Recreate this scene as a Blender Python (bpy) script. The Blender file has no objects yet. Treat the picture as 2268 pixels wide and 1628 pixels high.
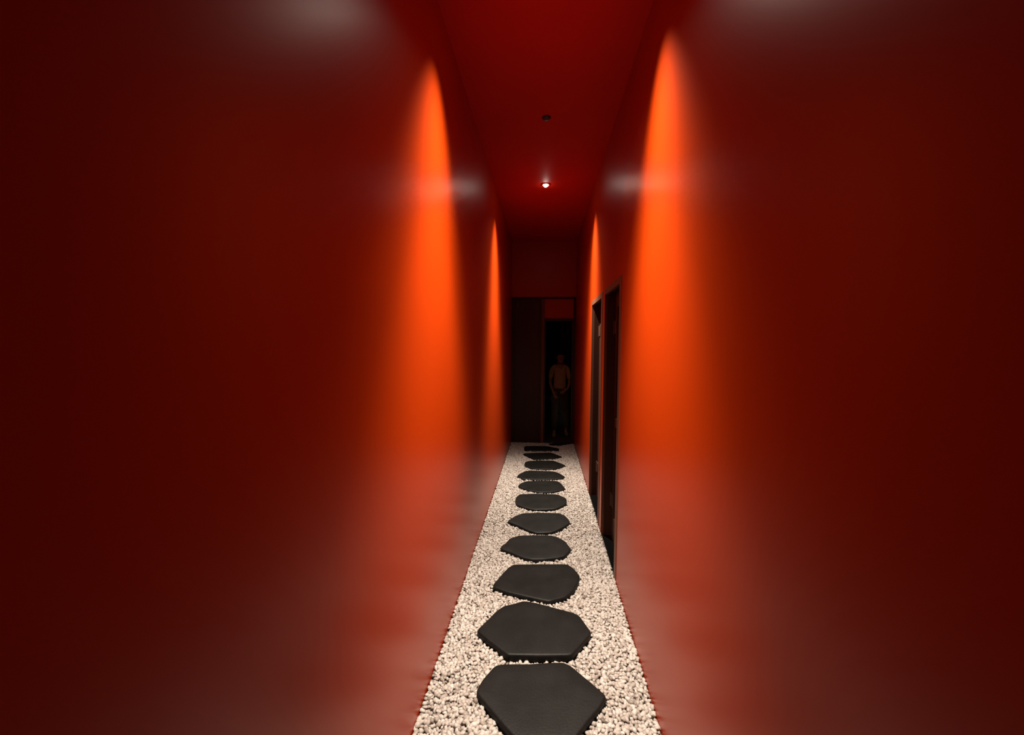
import bpy, bmesh, math, random
import numpy as np
from mathutils import Vector, Matrix, noise
random.seed(7); rng = np.random.default_rng(11)
COL = bpy.context.scene.collection
sc = bpy.context.scene

# ------------------------------------------------------------------ camera (f = 880 px in the 2268x1628 frame)
F = 880.0; CX, CY = 1134.0, 814.0
HC = 1.70                                   # eye height above the gravel
d = Vector((1205 - CX, CY - 765, -F)).normalized()      # corridor direction in camera space
u = Vector((0.006, 1.0, 0)); u.z = -(u.x*d.x + u.y*d.y)/d.z; u.normalize()
r = d.cross(u).normalized()
MC = Matrix((( r.x, d.x, u.x), (r.y, d.y, u.y), (r.z, d.z, u.z)))  # world -> camera
RW = MC.transposed()
cam_d = bpy.data.cameras.new('camera'); cam = bpy.data.objects.new('camera', cam_d); COL.objects.link(cam)
cam_d.sensor_width = 36; cam_d.lens = 36*F/2268; cam_d.clip_start = 0.02
cam.matrix_world = Matrix.Translation((0, 0, HC)) @ RW.to_4x4()
sc.camera = cam
def unproject(px, py, z):
    v = RW @ Vector((px - CX, CY - py, -F))
    t = (z - HC)/v.z
    return Vector((v.x*t, v.y*t, z))

XL, XR = -0.559, 0.534        # walls
YB, YE = -1.7, 6.86           # back, far end
ZC = 3.45                     # ceiling

# ------------------------------------------------------------------ materials
def mat(name):
    m = bpy.data.materials.new(name); m.use_nodes = True
    nt = m.node_tree; b = nt.nodes['Principled BSDF']
    return m, nt, b
def N(nt, t, **kw):
    n = nt.nodes.new(t)
    for k, v in kw.items():
        if k in n.inputs: n.inputs[k].default_value = v
        else: setattr(n, k, v)
    return n
def bump(nt, b, scale, strength, dist=0.01, detail=4, vec=None):
    n = N(nt, 'ShaderNodeTexNoise', Scale=scale, Detail=detail)
    tc = N(nt, 'ShaderNodeTexCoord')
    nt.links.new(tc.outputs['Object'], n.inputs['Vector'])
    bp = N(nt, 'ShaderNodeBump', Strength=strength, Distance=dist)
    nt.links.new(n.outputs['Fac'], bp.inputs['Height']); nt.links.new(bp.outputs['Normal'], b.inputs['Normal'])
def varied(name, c1, c2, scale, rough, spec=0.5, stretch=(1,1,1), bmp=None, detail=5):
    m, nt, b = mat(name)
    tc = N(nt, 'ShaderNodeTexCoord'); mp = N(nt, 'ShaderNodeMapping'); mp.inputs['Scale'].default_value = stretch
    nt.links.new(tc.outputs['Object'], mp.inputs['Vector'])
    n = N(nt, 'ShaderNodeTexNoise', Scale=scale, Detail=detail)
    nt.links.new(mp.outputs['Vector'], n.inputs['Vector'])
    cr = N(nt, 'ShaderNodeValToRGB'); cr.color_ramp.elements[0].color = (*c1, 1); cr.color_ramp.elements[1].color = (*c2, 1)
    cr.color_ramp.elements[0].position = .3; cr.color_ramp.elements[1].position = .7
    nt.links.new(n.outputs['Fac'], cr.inputs['Fac']); nt.links.new(cr.outputs['Color'], b.inputs['Base Color'])
    b.inputs['Roughness'].default_value = rough; b.inputs['Specular IOR Level'].default_value = spec
    if bmp: bump(nt, b, *bmp)
    return m
M_WALL = varied('red_wall_paint', (.31, .026, .0006), (.34, .029, .0008), 1.6, .33, .22, (1, 1, .35), (140, .05, .002))
M_CEIL = varied('red_ceiling_paint', (.37, .009, .002), (.41, .011, .002), 2.0, .6, .2)
M_BED = varied('gravel_bed', (0.087, 0.071, 0.059), (0.136, 0.118, 0.099), 60, .9, .2)
M_WOOD = varied('dark_stained_wood', (.030, .010, .006), (.045, .016, .009), 6, .5, .15, (6, 6, .35), (60, .08, .002))
M_WOOD2 = varied('brown_stained_wood', (.085, .030, .014), (.13, .05, .024), 6, .5, .2, (6, 6, .35), (60, .08, .002))
M_WOOD3 = varied('dull_brown_panel', (.020, .009, .005), (.032, .014, .007), 5, .5, .3, (5, 5, .3))
M_STONE = varied('dark_slate', (.0045, .0045, .004), (.0085, .008, .0072), 9, .5, .13, (1, 1, 1), (90, .25, .004))
M_SILL = varied('black_stone_sill', (.0012, .001, .001), (.002, .0018, .0016), 20, .9, .03)
M_METAL = varied('bronze_metal', (.05, .025, .015), (.08, .04, .025), 40, .4, .5)
M_BLACK = varied('black_plastic', (.012, .006, .005), (.018, .009, .007), 30, .5, .4)
M_RING = varied('red_enamel_ring', (.35, .02, .006), (.42, .03, .008), 30, .45, .4)
M_SKIN = varied('skin', (.55, .30, .20), (.62, .35, .24), 12, .5, .4)
M_TOP = varied('peach_cotton', (.74, .47, .33), (.82, .54, .39), 14, .85, .2, bmp=(60, .3, .004))
M_TROUSER = varied('dark_cotton', (.07, .045, .03), (.11, .07, .045), 14, .85, .2, bmp=(60, .3, .004))
M_HAIR = varied('dark_hair', (.010, .006, .004), (.022, .012, .008), 60, .45, .4, (1, 1, .2))
M_SHOE = varied('tan_leather', (.35, .24, .15), (.42, .3, .2), 20, .5, .4)
M_EYE = varied('eye', (.02, .015, .012), (.03, .02, .015), 20, .2, .5)
M_LIP = varied('lips', (.35, .10, .08), (.4, .13, .1), 20, .5, .4)
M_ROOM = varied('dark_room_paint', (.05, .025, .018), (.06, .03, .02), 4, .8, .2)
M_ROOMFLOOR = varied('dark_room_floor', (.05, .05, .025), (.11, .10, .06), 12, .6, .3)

m, nt, b = mat('pebble'); M_PEB = m
at = N(nt, 'ShaderNodeAttribute', attribute_name='tone')
cr = N(nt, 'ShaderNodeValToRGB'); e = cr.color_ramp.elements
e[0].position = 0; e[0].color = (0.050, 0.038, 0.031, 1); e[1].position = 1; e[1].color = (0.409, 0.378, 0.347, 1)
for p, c in ((.10, (0.136, 0.112, 0.093, 1)), (.3, (0.236, 0.202, 0.174, 1)), (.65, (0.329, 0.294, 0.260, 1))):
    q = e.new(p); q.color = c
nt.links.new(at.outputs['Fac'], cr.inputs['Fac']); nt.links.new(cr.outputs['Color'], b.inputs['Base Color'])
b.inputs['Roughness'].default_value = .55; b.inputs['Specular IOR Level'].default_value = .35

m, nt, b = mat('lamp_bulb'); M_BULB = m
b.inputs['Base Color'].default_value = (.9, .9, .9, 1); b.inputs['Emission Color'].default_value = (1, .90, .80, 1)
b.inputs['Emission Strength'].default_value = 62
M_BULB2 = M_BULB.copy(); M_BULB2.name = 'weaker_lamp_bulb'; M_BULB2.node_tree.nodes['Principled BSDF'].inputs['Emission Strength'].default_value = 6

m = bpy.data.materials.new('door_glass'); m.use_nodes = True; M_GLASS = m; nt = m.node_tree
for n in list(nt.nodes): nt.nodes.remove(n)
out = N(nt, 'ShaderNodeOutputMaterial'); mx = N(nt, 'ShaderNodeMixShader'); fr = N(nt, 'ShaderNodeFresnel', IOR=1.1)
tr = N(nt, 'ShaderNodeBsdfTransparent', Color=(.75, .72, .66, 1)); gl = N(nt, 'ShaderNodeBsdfGlossy', Roughness=.03)
nt.links.new(fr.outputs[0], mx.inputs[0]); nt.links.new(tr.outputs[0], mx.inputs[1]); nt.links.new(gl.outputs[0], mx.inputs[2])
nt.links.new(mx.outputs[0], out.inputs[0])

# ------------------------------------------------------------------ helpers
def obj(name, bm, m, parent=None, loc=None, smooth=False, kind=None):
    me = bpy.data.meshes.new(name)
    if loc is not None:
        bmesh.ops.translate(bm, verts=bm.verts, vec=-Vector(loc))
    bmesh.ops.recalc_face_normals(bm, faces=bm.faces)
    if smooth:
        for f in bm.faces: f.smooth = True
    bm.to_mesh(me); bm.free(); me.materials.append(m)
    o = bpy.data.objects.new(name, me); COL.objects.link(o)
    if loc is not None: o.location = loc
    if parent is not None:
        root = parent
        while root.parent: root = root.parent
        me.transform(Matrix.Translation(-Vector(root.location)))      # mesh coordinates local to the thing's base
        o.parent = parent
    if kind: o['kind'] = kind
    return o
def tag(o, label, cat, group=None):
    o['label'] = label; o['category'] = cat
    if group: o['group'] = group
    return o
def thing(name, loc, label=None, cat=None, group=None, kind=None):
    o = bpy.data.objects.new(name, None); o.empty_display_size = .1; COL.objects.link(o); o.location = loc
    if label: tag(o, label, cat, group)
    if kind: o['kind'] = kind
    return o
def box(bm, x0, x1, y0, y1, z0, z1, bev=0):
    g = bmesh.ops.create_cube(bm, size=1)
    for v in g['verts']:
        v.co = Vector(((x0+x1)/2 + v.co.x*(x1-x0), (y0+y1)/2 + v.co.y*(y1-y0), (z0+z1)/2 + v.co.z*(z1-z0)))
    if bev:
        es = list({e for v in g['verts'] for e in v.link_edges})
        bmesh.ops.bevel(bm, geom=es, offset=bev, segments=2, affect='EDGES', profile=.5)
    return bm
def boxes(lst, bev=0):
    bm = bmesh.new()
    for q in lst: box(bm, *q, bev=bev)
    return bm
def lathe(prof, c, n=40):
    bm = bmesh.new(); rings = []
    for rr, z in prof:
        if rr < 1e-6: rings.append([bm.verts.new((c[0], c[1], c[2]+z))])
        else: rings.append([bm.verts.new((c[0]+rr*math.cos(2*math.pi*k/n), c[1]+rr*math.sin(2*math.pi*k/n), c[2]+z)) for k in range(n)])
    for a, b_ in zip(rings, rings[1:]):
        for k in range(n):
            k2 = (k+1) % n
            if len(a) == 1 and len(b_) > 1: bm.faces.new((a[0], b_[k], b_[k2]))
            elif len(b_) == 1 and len(a) > 1: bm.faces.new((a[k], a[k2], b_[0]))
            elif len(a) > 1: bm.faces.new((a[k], a[k2], b_[k2], b_[k]))
    return bm

# ------------------------------------------------------------------ room shell
T = .16
DA0, DA1 = 2.83, 3.585        # near side door
DB0, DB1 = 3.725, 4.55        # far side door
DZ = 2.195
obj('wall_left', boxes([(XL-T, XL, YB-T, YE+3.0, -.12, ZC+.1)]), M_WALL, kind='structure')
obj('wall_right', boxes([(XR, XR+T, YB-T, DA0, -.12, ZC), (XR, XR+T, DA1, DB0, -.12, ZC), (XR, XR+T, DB1, YE+3.0, -.12, ZC),
                         (XR, XR+T, DA0, DA1, DZ, ZC), (XR, XR+T, DB0, DB1, DZ, ZC)]), M_WALL, kind='structure')
obj('ceiling', boxes([(XL, XR+T, YB-T, YE+3.0, ZC, ZC+.1)]), M_CEIL, kind='structure')
obj('floor', boxes([(XL, XR+T, YB-T, YE+.02, -.12, -.016)]), M_BED, kind='structure')
obj('wall_back', boxes([(XL, XR, YB-T, YB, -.02, ZC)]), M_WALL, kind='structure')
HZ = 2.526
obj('wall_far', boxes([(XL, XR, YE, YE+.14, HZ, ZC)]), M_WALL, kind='structure')
obj('trim_1', boxes([(XL, XR, YE+.012, YE+.13, HZ-.03, HZ)], .003), M_WOOD, kind='structure')
# room beyond the glass
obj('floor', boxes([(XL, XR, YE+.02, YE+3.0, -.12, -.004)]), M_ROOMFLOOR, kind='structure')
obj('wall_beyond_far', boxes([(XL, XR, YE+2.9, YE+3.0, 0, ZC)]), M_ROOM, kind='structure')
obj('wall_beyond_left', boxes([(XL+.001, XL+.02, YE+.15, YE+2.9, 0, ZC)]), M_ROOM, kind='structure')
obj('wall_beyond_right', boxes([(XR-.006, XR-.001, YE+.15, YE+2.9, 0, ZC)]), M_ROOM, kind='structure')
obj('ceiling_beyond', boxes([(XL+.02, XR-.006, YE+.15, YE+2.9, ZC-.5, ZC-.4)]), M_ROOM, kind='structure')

# ------------------------------------------------------------------ side doors in the right wall
def side_door(n, y0, y1):
    root = thing('door_%d' % n, (XR, (y0+y1)/2, 0), kind='structure')
    w = .075
    fx = XR + .001
    # flat casing flush with the wall, then the jamb lining the recess
    cs = boxes([(XR-.004, XR+.02, y0, y0+w, -.03, DZ), (XR-.004, XR+.02, y1-.012, y1, -.03, DZ), (XR-.004, XR+.02, y0+w, y1-.012, DZ-.05, DZ)], .002)
    obj('door_casing', cs, M_WOOD2, root)
    jm = boxes([(XR+.02, XR+T-.01, y1-.03, y1, -.03, DZ), (XR+.02, XR+T-.01, y0, y0+.03, -.03, DZ), (XR+.02, XR+T-.01, y0+.03, y1-.03, DZ-.03, DZ)], .002)
    obj('door_jamb', jm, M_WOOD, root)
    a, b_ = y0+.034, y1-.034; x0, x1 = XR+.082, XR+.118
    st = .10
    lf = boxes([(x0, x1, a, a+st, -.01, DZ-.034), (x0, x1, b_-st, b_, -.01, DZ-.034), (x0, x1, a+st, b_-st, DZ-.034-.13, DZ-.034),
                (x0, x1, a+st, b_-st, -.01, .2), (x0, x1, a+st, b_-st, 1.0, 1.08)], .003)
    leaf = obj('door_leaf', lf, M_WOOD, root)
    leaf_p = obj('leaf_panel', boxes([(x0+.014, x1-.012, a+st-.004, b_-st+.004, .196, 1.004), (x0+.014, x1-.012, a+st-.004, b_-st+.004, 1.076, DZ-.16)]), M_WOOD3, leaf)
    for z in (.33, 1.86):
        h = obj('hinge', boxes([(x0-.006, x0, b_-.075, b_-.008, z-.055, z+.055), (x0-.014, x0-.002, b_-.010, b_+.002, z-.06, z+.06)], .002), M_METAL, leaf)
    bm = bmesh.new()
    box(bm, x0-.006, x0, a+.03, a+.075, .97, 1.09, .002)
    box(bm, x0-.045, x0-.006, a+.045, a+.06, 1.02, 1.035, .003)
    box(bm, x0-.048, x0-.036, a+.045, a+.155, 1.018, 1.037, .004)
    h = obj('door_handle', bm, M_METAL, leaf)
    obj('door_sill', boxes([(XR+.006, XR+.12, y0+.03, y1-.03, -.03, -.004)], .002), M_SILL, root)
    return root
side_door(1, DA0, DA1); side_door(2, DB0, DB1)
# ------------------------------------------------------------------ far end: wood panel, red lintel, glass door
xm0, xm1 = -.045, .003
root = thing('door_3', (-.3, YE+.06, 0), kind='structure')
obj('door_leaf', boxes([(XL+.002, XL+.05, YE+.03, YE+.075, -.01, HZ-.03), (XL+.05, xm0-.03, YE+.038, YE+.068, -.01, HZ-.03), (xm0-.03, xm0, YE+.03, YE+.075, -.01, HZ-.03)], .003), M_WOOD3, root)
obj('trim_2', boxes([(xm0, xm1, YE+.012, YE+.10, -.01, HZ-.03)], .003), M_WOOD2, kind='structure')
LZ = 2.17
obj('wall_lintel', boxes([(xm1, XR-.035, YE+.06, YE+.12, LZ, HZ-.03)]), M_WALL, kind='structure')
obj('trim_3', boxes([(XR-.035, XR-.001, YE+.012, YE+.11, -.01, HZ-.03)], .003), M_WOOD, kind='structure')
obj('trim_4', boxes([(xm1, XR-.035, YE+.045, YE+.11, LZ-.018, LZ)], .003), M_WOOD2, kind='structure')
root = thing('door_4', ((xm1+XR-.035)/2, YE+.07, 0), kind='structure')
a, b_, zt = xm1+.002, XR-.037, LZ-.02
obj('door_frame', boxes([(a, a+.022, YE+.055, YE+.085, .0, zt), (b_-.022, b_, YE+.055, YE+.085, .0, zt), (a+.022, b_-.022, YE+.055, YE+.085, zt-.03, zt), (a+.022, b_-.022, YE+.055, YE+.085, .0, .035)], .002), M_BLACK, root)
obj('glass_pane', boxes([(a+.02, b_-.02, YE+.066, YE+.074, .03, zt-.025)]), M_GLASS, root)

# ------------------------------------------------------------------ ceiling lamps and sensor
LAMP_E = ((620, 64, 1, .85), (660, 125, 1, .37), (75, 122, 1, 1))   # watts, cone, blend, squeeze along the corridor
def downlight(y, label, energy, mb):
    t = thing('ceiling_downlight', (0, y, ZC), label, 'ceiling light', 'recessed lamps along the corridor ceiling')
    obj('trim_ring', lathe([(.030, .0), (.031, -.004), (.036, -.007), (.044, -.006), (.047, -.002), (.047, .0)], (0, y, ZC-.0005)), M_RING, t, smooth=True)
    obj('bulb', lathe([(.025, 0), (.0245, -.008), (.021, -.016), (.015, -.022), (.008, -.0248), (0, -.0255)], (0, y, ZC-.001)), mb, t, smooth=True)
    for e_, a_, b_, q_ in energy:                      # the reflector's tight beam and its softer spill
        ld = bpy.data.lights.new('lamp_light', 'SPOT'); ld.energy = e_; ld.color = (1, .88, .74)
        ld.spot_size = math.radians(a_); ld.spot_blend = b_; ld.shadow_soft_size = .026
        lo = bpy.data.objects.new('lamp_light', ld); COL.objects.link(lo); lo.parent = t; lo.location = (0, 0, -.03); lo.scale = (1, q_, 1); lo.rotation_euler.z = math.radians(-5)
    return t
downlight(4.45, 'small lit ceiling spotlight glowing white halfway down the corridor', LAMP_E, M_BULB)
downlight(2.01, 'small lit ceiling spotlight just above the top edge of the view', LAMP_E[:2] + ((25, 118, 1, 1),), M_BULB2)
s = obj('ceiling_sensor', lathe([(.0, 0), (.034, 0), (.034, -.004), (.030, -.008), (.018, -.010), (.012, -.014), (0, -.0145)], (0, 3.17, ZC-.0005), 28), M_BLACK, loc=(0, 3.17, ZC), smooth=True)
tag(s, 'small round black sensor on the red ceiling in front of the lit spotlight', 'ceiling sensor')

# ------------------------------------------------------------------ stepping stones
A = lambda L: [(880+x/3.658, 1220+y/3.658) for x, y in L]
B = lambda L: [(1040+x/5.428, 960+y/5.428) for x, y in L]
STONES = [
 (A([(790,926),(870,912),(1040,912),(1290,898),(1350,900),(1405,925),(1545,1040),(1680,1158),(1690,1182),(1655,1245),(1560,1360),(1430,1530),(1300,1560),(1080,1565),(970,1530),(860,1410),(680,1195),(645,1150),(648,1108),(700,1025)]), .030,
  'largest black stepping stone, nearest the camera and cut by the bottom edge'),
 (A([(1020,402),(1100,412),(1290,462),(1435,500),(1482,528),(1568,648),(1560,680),(1420,832),(1385,843),(1150,846),(900,842),(868,822),(720,708),(642,642),(730,555),(808,478),(860,443),(940,425)]), .036,
  'black stepping stone pointed at both sides, second from the camera'),
 (A([(942,107),(1160,104),(1380,105),(1432,140),(1478,200),(1474,232),(1435,310),(1400,345),(1365,368),(1235,405),(1195,400),(1040,365),(905,335),(775,292),(780,262),(850,182),(900,130)]), .026,
  'black stepping stone with a blunt left tip, third from the camera'),
 (B([(600,1224),(800,1218),(980,1222),(1060,1243),(1150,1290),(1215,1372),(1208,1408),(1150,1470),(1060,1490),(900,1508),(760,1510),(640,1488),(480,1422),(375,1385),(380,1350),(430,1318),(480,1258)]), .022,
  'black stepping stone with a many-sided rounded outline, fourth from the camera'),
 (B([(640,955),(860,948),(1080,955),(1150,983),(1200,1040),(1206,1075),(1150,1112),(1060,1160),(980,1188),(800,1192),(700,1160),(570,1100),(458,1058),(465,1040),(560,982)]), .022,
  'black stepping stone with a sharp left tip, fifth from the camera'),
 (B([(600,728),(790,720),(1060,730),(1165,775),(1168,840),(1090,880),(1030,905),(900,912),(760,912),(640,882),(556,850),(556,765)]), .022,
  'black stepping stone with a straight short left side, sixth from the camera'),
 (B([(680,572),(860,562),(1060,568),(1110,605),(1152,660),(1110,680),(980,703),(850,706),(700,680),(600,640),(583,622),(620,592)]), .018,
  'black stepping stone beside the far side door, seventh from the camera'),
 (B([(660,452),(740,442),(1030,455),(1100,485),(1152,520),(1095,542),(960,549),(760,549),(640,545),(600,528),(573,506),(600,484)]), .018,
  'black stepping stone tapered at both ends, eighth from the camera'),
 (B([(700,330),(850,322),(1010,325),(1080,350),(1162,384),(1060,414),(1000,428),(780,424),(680,398),(660,378),(665,346)]), .018,
  'black stepping stone with a sharp right tip, ninth from the camera'),
 (B([(650,237),(800,230),(980,228),(1040,250),(1118,278),(1020,300),(780,312),(710,280),(645,250)]), .016,
  'thin-looking black stepping stone with a right point, tenth from the camera'),
 (B([(658,150),(800,148),(930,150),(1080,180),(1070,204),(860,206),(655,204)]), .016,
  'black stepping stone with a straight left side, eleventh from the camera'),
 (B([(945,122),(1060,112),(1215,100),(1222,118),(1100,138),(990,140)]), .014,
  'small black stone lying against the sill of the glass door'),
]
def chaikin(P):
    o = []
    for i in range(len(P)):
        a, b_ = P[i], P[(i+1) % len(P)]
        o += [a*.88+b_*.12, a*.12+b_*.88]
    return o
polys = []
for i, (px, zt, lab) in enumerate(STONES):
    P = [unproject(x, y, zt) for x, y in px]
    for p in P: p.y = min(p.y, YE-.01)
    P = chaikin(chaikin(P))
    c = sum(P, Vector())/len(P)
    polys.append((np.array([(p.x, p.y) for p in P]), zt))
    bm = bmesh.new(); n = len(P)
    rings = []
    for ins, dz in ((.014, 0), (.005, -.0015), (.0005, -.006), (-.002, -.014), (-.001, -.03), (.006, -.062)):
        ring = []
        for p in P:
            q = p - c; L = max(q.length, 1e-4); q2 = q*(1 - ins/L)
            w = noise.noise(Vector((p.x*25, p.y*25, dz*40+i)))*.0018 if dz < 0 else 0
            q2 = q2*(1+w/L)
            ring.append(bm.verts.new((c.x+q2.x, c.y+q2.y, zt+dz)))
        rings.append(ring)
    inner = rings[0]
    for s_, hh in ((.72, .0016), (.38, .0022)):
        rr = [bm.verts.new((c.x+(v.co.x-c.x)*s_/ (1 if inner is rings[0] else 1), c.y+(v.co.y-c.y)*s_, zt+hh*.5+noise.noise(Vector((v.co.x*7*s_, v.co.y*7*s_, i)))*.0015)) for v in rings[0]]
        for k in range(n): bm.faces.new((inner[k], inner[(k+1) % n], rr[(k+1) % n], rr[k]))
        inner = rr
    cv = bm.verts.new((c.x, c.y, zt+.001))
    for k in range(n): bm.faces.new((inner[k], inner[(k+1) % n], cv))
    for a, b_ in zip(rings, rings[1:]):
        for k in range(n): bm.faces.new((a[k], a[(k+1) % n], b_[(k+1) % n], b_[k]))
    bm.faces.new(rings[-1])
    o = obj('stepping_stone', bm, M_STONE, loc=(c.x, c.y, -.016), smooth=True)
    tag(o, lab, 'stepping stone', 'black stepping stones along the gravel path')
    o.data.materials[0] = M_STONE

# ------------------------------------------------------------------ gravel: nobody could count it, one object
def ico(sub):
    bm = bmesh.new(); bmesh.ops.create_icosphere(bm, subdivisions=sub, radius=1)
    V = np.array([v.co[:] for v in bm.verts]); Fc = np.array([[v.index for v in f.verts] for f in bm.faces]); bm.free()
    return V, Fc
def in_poly(pts, poly, grow):
    c = poly.mean(0); q = poly - c; L = np.linalg.norm(q, axis=1, keepdims=True); P = c + q*(1+grow/L)
    ins = np.zeros(len(pts), bool); x, y = pts[:, 0], pts[:, 1]
    j = len(P)-1
    for i in range(len(P)):
        xi, yi, xj, yj = *P[i], *P[j]
        cond = ((yi > y) != (yj > y)) & (x < (xj-xi)*(y-yi)/((yj-yi) if abs(yj-yi) > 1e-12 else 1e-12)+xi)
        ins ^= cond; j = i
    return ins
def layer(y0, y1, sp, z, zj, size, sub, sub_grow=.007, x0=XL+.009, x1=XR-.009, keep=None):
    xs = np.arange(x0, x1, sp); ys = np.arange(y0, y1, sp*.92)
    X, Y = np.meshgrid(xs, ys); X = X + (np.arange(len(ys)) % 2)[:, None]*sp*.5
    p = np.stack([X.ravel(), Y.ravel()], 1) + rng.uniform(-.42, .42, (X.size, 2))*sp
    p[:, 0] = np.clip(p[:, 0], x0, x1); p[:, 1] = np.minimum(p[:, 1], YE-.004)
    for poly, zt in polys: p = p[~in_poly(p, poly, sub_grow)]
    n = len(p)
    V, Fc = ico(sub)
    var = np.stack([V*(1+rng.normal(0, .13 if sub > 1 else .08, (len(V), 1))) for _ in range(24)])
    S = np.stack([rng.uniform(.85, 1.35, n), rng.uniform(.7, .95, n), rng.uniform(.5, .8, n)], 1)*size*rng.lognormal(0, .16, (n, 1))
    W = var[rng.integers(0, 24, n)]*S[:, None, :]
    t = rng.uniform(-.65, .65, n); ct, st = np.cos(t)[:, None], np.sin(t)[:, None]
    W = np.stack([W[..., 0]*ct - W[..., 2]*st, W[..., 1], W[..., 0]*st + W[..., 2]*ct], -1)
    t = rng.uniform(0, math.tau, n); ct, st = np.cos(t)[:, None], np.sin(t)[:, None]
    W = np.stack([W[..., 0]*ct - W[..., 1]*st, W[..., 0]*st + W[..., 1]*ct, W[..., 2]], -1)
    zz = z + rng.uniform(-1, 1, n)*zj
    W += np.concatenate([p, zz[:, None]], 1)[:, None, :]
    Wx = W[..., 0]
    lim = np.where((p[:, 1] > DA0+.1) & (p[:, 1] < DA1-.05) | (p[:, 1] > DB0+.1) & (p[:, 1] < DB1-.05), XR+.010, XR-.0005)
    W[..., 0] = np.clip(Wx, XL+.0005, np.maximum(lim, 0)[:, None])
    FF = (Fc[None] + (np.arange(n)*len(V))[:, None, None]).reshape(-1, 3)
    tone = np.repeat(np.clip(rng.beta(2.6, 1.7, n), 0, 1), len(V))
    return W.reshape(-1, 3), FF, tone
parts = [layer(1.15, 3.4, .0172, -.002, .0028, .0112, 2), layer(1.15, 3.4, .0172, -.011, .002, .0112, 1),
         layer(3.4, YE-.006, .0172, -.002, .0028, .0115, 1), layer(3.4, YE-.006, .018, -.011, .002, .0115, 1),
         layer(-.6, 1.15, .019, -.004, .003, .013, 1)]
off = 0; Vs, Fs, Ts = [], [], []
for V, Fc, t in parts: Vs.append(V); Fs.append(Fc+off); Ts.append(t); off += len(V)
V = np.concatenate(Vs).astype(np.float32); Fc = np.concatenate(Fs).astype(np.int32); Tn = np.concatenate(Ts).astype(np.float32)
me = bpy.data.meshes.new('gravel'); me.vertices.add(len(V)); me.vertices.foreach_set('co', V.ravel())
me.loops.add(Fc.size); me.loops.foreach_set('vertex_index', Fc.ravel())
me.polygons.add(len(Fc)); me.polygons.foreach_set('loop_start', np.arange(0, Fc.size, 3, dtype=np.int32))
me.polygons.foreach_set('use_smooth', np.ones(len(Fc), bool))
at = me.attributes.new('tone', 'FLOAT', 'POINT'); at.data.foreach_set('value', Tn)
me.update(calc_edges=True); me.materials.append(M_PEB)
g = bpy.data.objects.new('gravel', me); COL.objects.link(g); g['kind'] = 'stuff'
tag(g, 'bed of small white and beige pebbles covering the corridor floor', 'gravel')

# ------------------------------------------------------------------ person behind the glass door
def skin(name, verts, edges, m, parent, rootv=0, sub=1, tweak=None):
    me = bpy.data.meshes.new(name); me.from_pydata([v[0] for v in verts], edges, [])
    o = bpy.data.objects.new(name, me); COL.objects.link(o)
    md = o.modifiers.new('s', 'SKIN'); md.use_smooth_shade = True
    for i, v in enumerate(verts):
        rr = v[1] if isinstance(v[1], tuple) else (v[1], v[1])
        me.skin_vertices[0].data[i].radius = rr; me.skin_vertices[0].data[i].use_root = (i == rootv)
    ms = o.modifiers.new('u', 'SUBSURF'); ms.levels = sub; ms.render_levels = sub
    dg = bpy.context.evaluated_depsgraph_get(); ev = o.evaluated_get(dg)
    nm = bpy.data.meshes.new_from_object(ev); o.modifiers.clear(); o.data = nm; bpy.data.meshes.remove(me)
    for p in nm.polygons: p.use_smooth = True
    if tweak:
        for v in nm.vertices: v.co = tweak(v.co)
    nm.materials.clear(); nm.materials.append(m); o.parent = parent
    return o
class G:
    def __init__(s): s.v = []; s.e = []
    def add(s, co, rad, prev=None):
        s.v.append((co, rad)); i = len(s.v)-1
        if prev is not None: s.e.append((prev, i))
        return i
    def chain(s, prev, *pts):
        for co, rad in pts: prev = s.add(co, rad, prev)
        return prev
def flat(co):      # torsos are wider than deep
    c = Vector(co)
    if .80 < c.z < 1.335 and abs(c.x) < .19: c.y *= .78
    return c
PX, PY = .293, 7.42
person = thing('person', (PX, PY, 0), 'dim person in a pale top and dark trousers standing behind the glass door', 'person')
def hand(g, wrist, hdir, side, nrm):
    """wrist index at position; hdir = direction of the fingers, side = direction of the thumb, nrm = back of the hand"""
    w = Vector(g.v[wrist][0]); h = Vector(hdir).normalized(); s_ = Vector(side); s_ = (s_ - h*s_.dot(h)).normalized(); n_ = Vector(nrm); n_ = (n_-h*n_.dot(h)-s_*n_.dot(s_)).normalized()
    palm = g.add(tuple(w + h*.045), .022, wrist)
    for k, (o_, ln) in enumerate(((.026, .066), (.009, .074), (-.009, .069), (-.025, .054))):
        b0 = w + h*.082 + s_*o_
        kn = g.add(tuple(b0), .0095, palm)
        m1 = g.add(tuple(b0 + h*ln*.5 - n_*.006 + s_*o_*.1), .0082, kn)
        g.add(tuple(b0 + h*ln*.92 - n_*.022 + s_*o_*.12), .0065, m1)
    t0 = g.add(tuple(w + h*.030 + s_*.030 - n_*.006), .0105, palm)
    t1 = g.add(tuple(w + h*.058 + s_*.048 - n_*.014), .009, t0)
    g.add(tuple(w + h*.082 + s_*.052 - n_*.022), .0072, t1)
g = G()
pel = g.add((0, 0, .86), .115)
sp1 = g.chain(pel, ((.004, 0, .97), .100), ((.006, -.004, 1.08), .105), ((.006, -.002, 1.19), .108), )
uc = g.add((.006, .002, 1.265), .085, sp1)
hd = g.chain(uc, ((.010, .0, 1.325), .050), ((.014, -.006, 1.365), .047), ((.018, -.016, 1.405), .060), ((.020, -.014, 1.455), .076), ((.021, -.008, 1.50), .074), ((.021, -.004, 1.535), .045))
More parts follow.
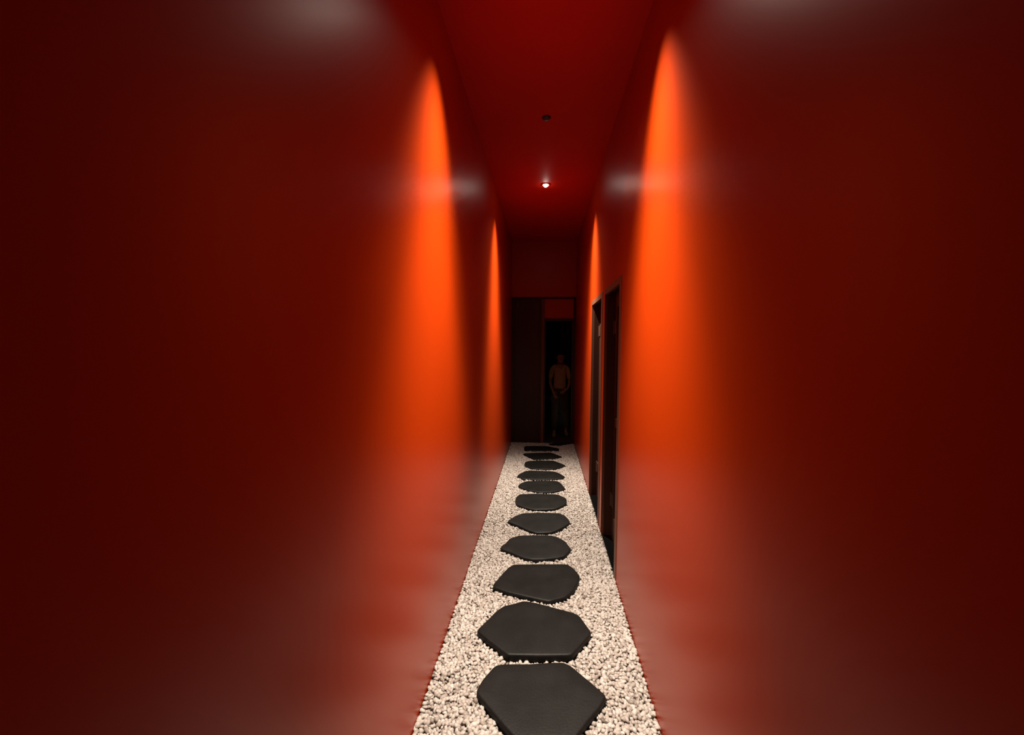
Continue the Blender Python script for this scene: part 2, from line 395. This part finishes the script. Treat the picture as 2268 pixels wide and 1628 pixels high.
# arms: image-left hangs, image-right bent with the hand at the hip
sl = g.chain(uc, ((-.090, .004, 1.270), .048), ((-.132, .006, 1.245), .042), ((-.158, .012, 1.12), .034), ((-.170, .004, .99), .030), ((-.140, -.090, .89), .026), ((-.118, -.118, .845), .020))
hand(g, sl, (.35, -.35, -.8), (.6, -.6, .2), (-.8, -.5, 0))
sr = g.chain(uc, ((.100, .004, 1.270), .048), ((.142, .006, 1.245), .042), ((.168, .014, 1.12), .034), ((.182, .020, 1.00), .030), ((.160, -.080, .92), .026), ((.138, -.122, .885), .020))
hand(g, sr, (-.72, -.10, -.55), (-.4, -.5, .75), (.2, -.95, .1))
ll = g.chain(pel, ((-.070, -.002, .80), .082), ((-.078, -.006, .64), .068), ((-.082, -.012, .46), .050), ((-.084, .0, .30), .046), ((-.086, .012, .085), .030), ((-.086, .010, .045), .032), ((-.090, -.06, .030), .028), ((-.094, -.125, .022), .022))
lr = g.chain(pel, ((.075, .002, .80), .082), ((.098, -.004, .64), .068), ((.118, -.004, .47), .050), ((.128, .05, .32), .046), ((.132, .12, .12), .030), ((.132, .130, .075), .032), ((.142, .065, .035), .028), ((.150, .01, .024), .022))
body = skin('body', g.v, g.e, M_SKIN, person, 0, 2, flat)
# nose, ears and lips modelled onto the head
def blob(name, c, s, m, parent, sub=2, fn=None):
    bm = bmesh.new(); bmesh.ops.create_icosphere(bm, subdivisions=sub, radius=1)
    for v in bm.verts:
        v.co = Vector((c[0]+v.co.x*s[0], c[1]+v.co.y*s[1], c[2]+v.co.z*s[2]))
        if fn: v.co = fn(v.co)
    for f in bm.faces: f.smooth = True
    me = bpy.data.meshes.new(name); bm.to_mesh(me); bm.free(); me.materials.append(m)
    o = bpy.data.objects.new(name, me); COL.objects.link(o); o.parent = parent; return o
hx, hy = .020, -.014
blob('nose', (hx, hy-.080, 1.437), (.011, .016, .021), M_SKIN, person)
for s_ in (-1, 1):
    blob('eye', (hx+s_*.030, hy-.066, 1.458), (.013, .008, .006), M_EYE, person)
    blob('ear', (hx+s_*.077, hy+.004, 1.445), (.009, .018, .028), M_SKIN, person)
blob('lips', (hx, hy-.067, 1.405), (.020, .008, .006), M_LIP, person)
def hairfn(c):
    if c.y < hy-.028 and c.z < 1.49: c = Vector((c.x, hy-.028, c.z))
    return c
blob('hair', (hx+.001, hy+.014, 1.478), (.085, .088, .078), M_HAIR, person, 3, hairfn)
# clothes
g = G(); t0 = g.add((.004, 0, .85), .134)
t = g.chain(t0, ((.005, 0, .96), .122), ((.006, -.004, 1.08), .119), ((.006, -.002, 1.19), .121), ((.006, .002, 1.262), .096), ((.008, .0, 1.300), .047))
g.e = g.e[:]
for s_, xo in ((-1, 0), (1, .010)):
    g.chain(4, ((s_*.090+xo, .004, 1.270), .056), ((s_*.132+xo, .006, 1.244), .052), ((s_*.158+xo, .012, 1.13), .044), ((s_*.165+xo, .010, 1.05), .042))
skin('top', g.v, g.e, M_TOP, person, 0, 2, flat)
g = G(); p0 = g.add((0, 0, .87), .128)
g.chain(p0, ((0, 0, .935), .118))
g.chain(p0, ((-.070, -.002, .79), .096), ((-.078, -.006, .64), .080), ((-.082, -.012, .46), .064), ((-.084, .0, .30), .060), ((-.086, .010, .10), .054))
g.chain(p0, ((.075, .002, .79), .096), ((.098, -.004, .64), .080), ((.118, -.004, .47), .064), ((.128, .05, .32), .060), ((.132, .115, .14), .052))
skin('trousers', g.v, g.e, M_TROUSER, person, 0, 2, lambda c: Vector((c.x, c.y*(.80 if c.z > .8 else 1), c.z)))
for pts in ((((-.086, .035, .034), .036), ((-.088, -.02, .034), .038), ((-.091, -.08, .030), .040), ((-.095, -.135, .024), .028)),
            (((.132, .140, .040), .036), ((.137, .09, .036), .038), ((.144, .04, .030), .040), ((.152, -.01, .024), .028))):
    g = G(); a0 = g.add(*pts[0]); g.chain(a0, *pts[1:])
    skin('shoe', g.v, g.e, M_SHOE, person, 0, 2, lambda c: Vector((c.x, c.y, max(c.z, 0))))

# ------------------------------------------------------------------ world and view
person.scale = (1.02, 1.02, 1.02)
w = bpy.data.worlds.new('world'); sc.world = w; w.use_nodes = True
w.node_tree.nodes['Background'].inputs[0].default_value = (.0, .0, .0, 1); w.node_tree.nodes['Background'].inputs[1].default_value = 0
sc.view_settings.view_transform = 'Standard'; sc.view_settings.look = 'None'
sc.view_settings.gamma = 1; sc.view_settings.use_curve_mapping = False; sc.view_settings.exposure = 0.0
sc.cycles.use_denoising = True; sc.cycles.max_bounces = 10; sc.cycles.diffuse_bounces = 8; sc.cycles.glossy_bounces = 5
sc.cycles.sample_clamp_indirect = 6
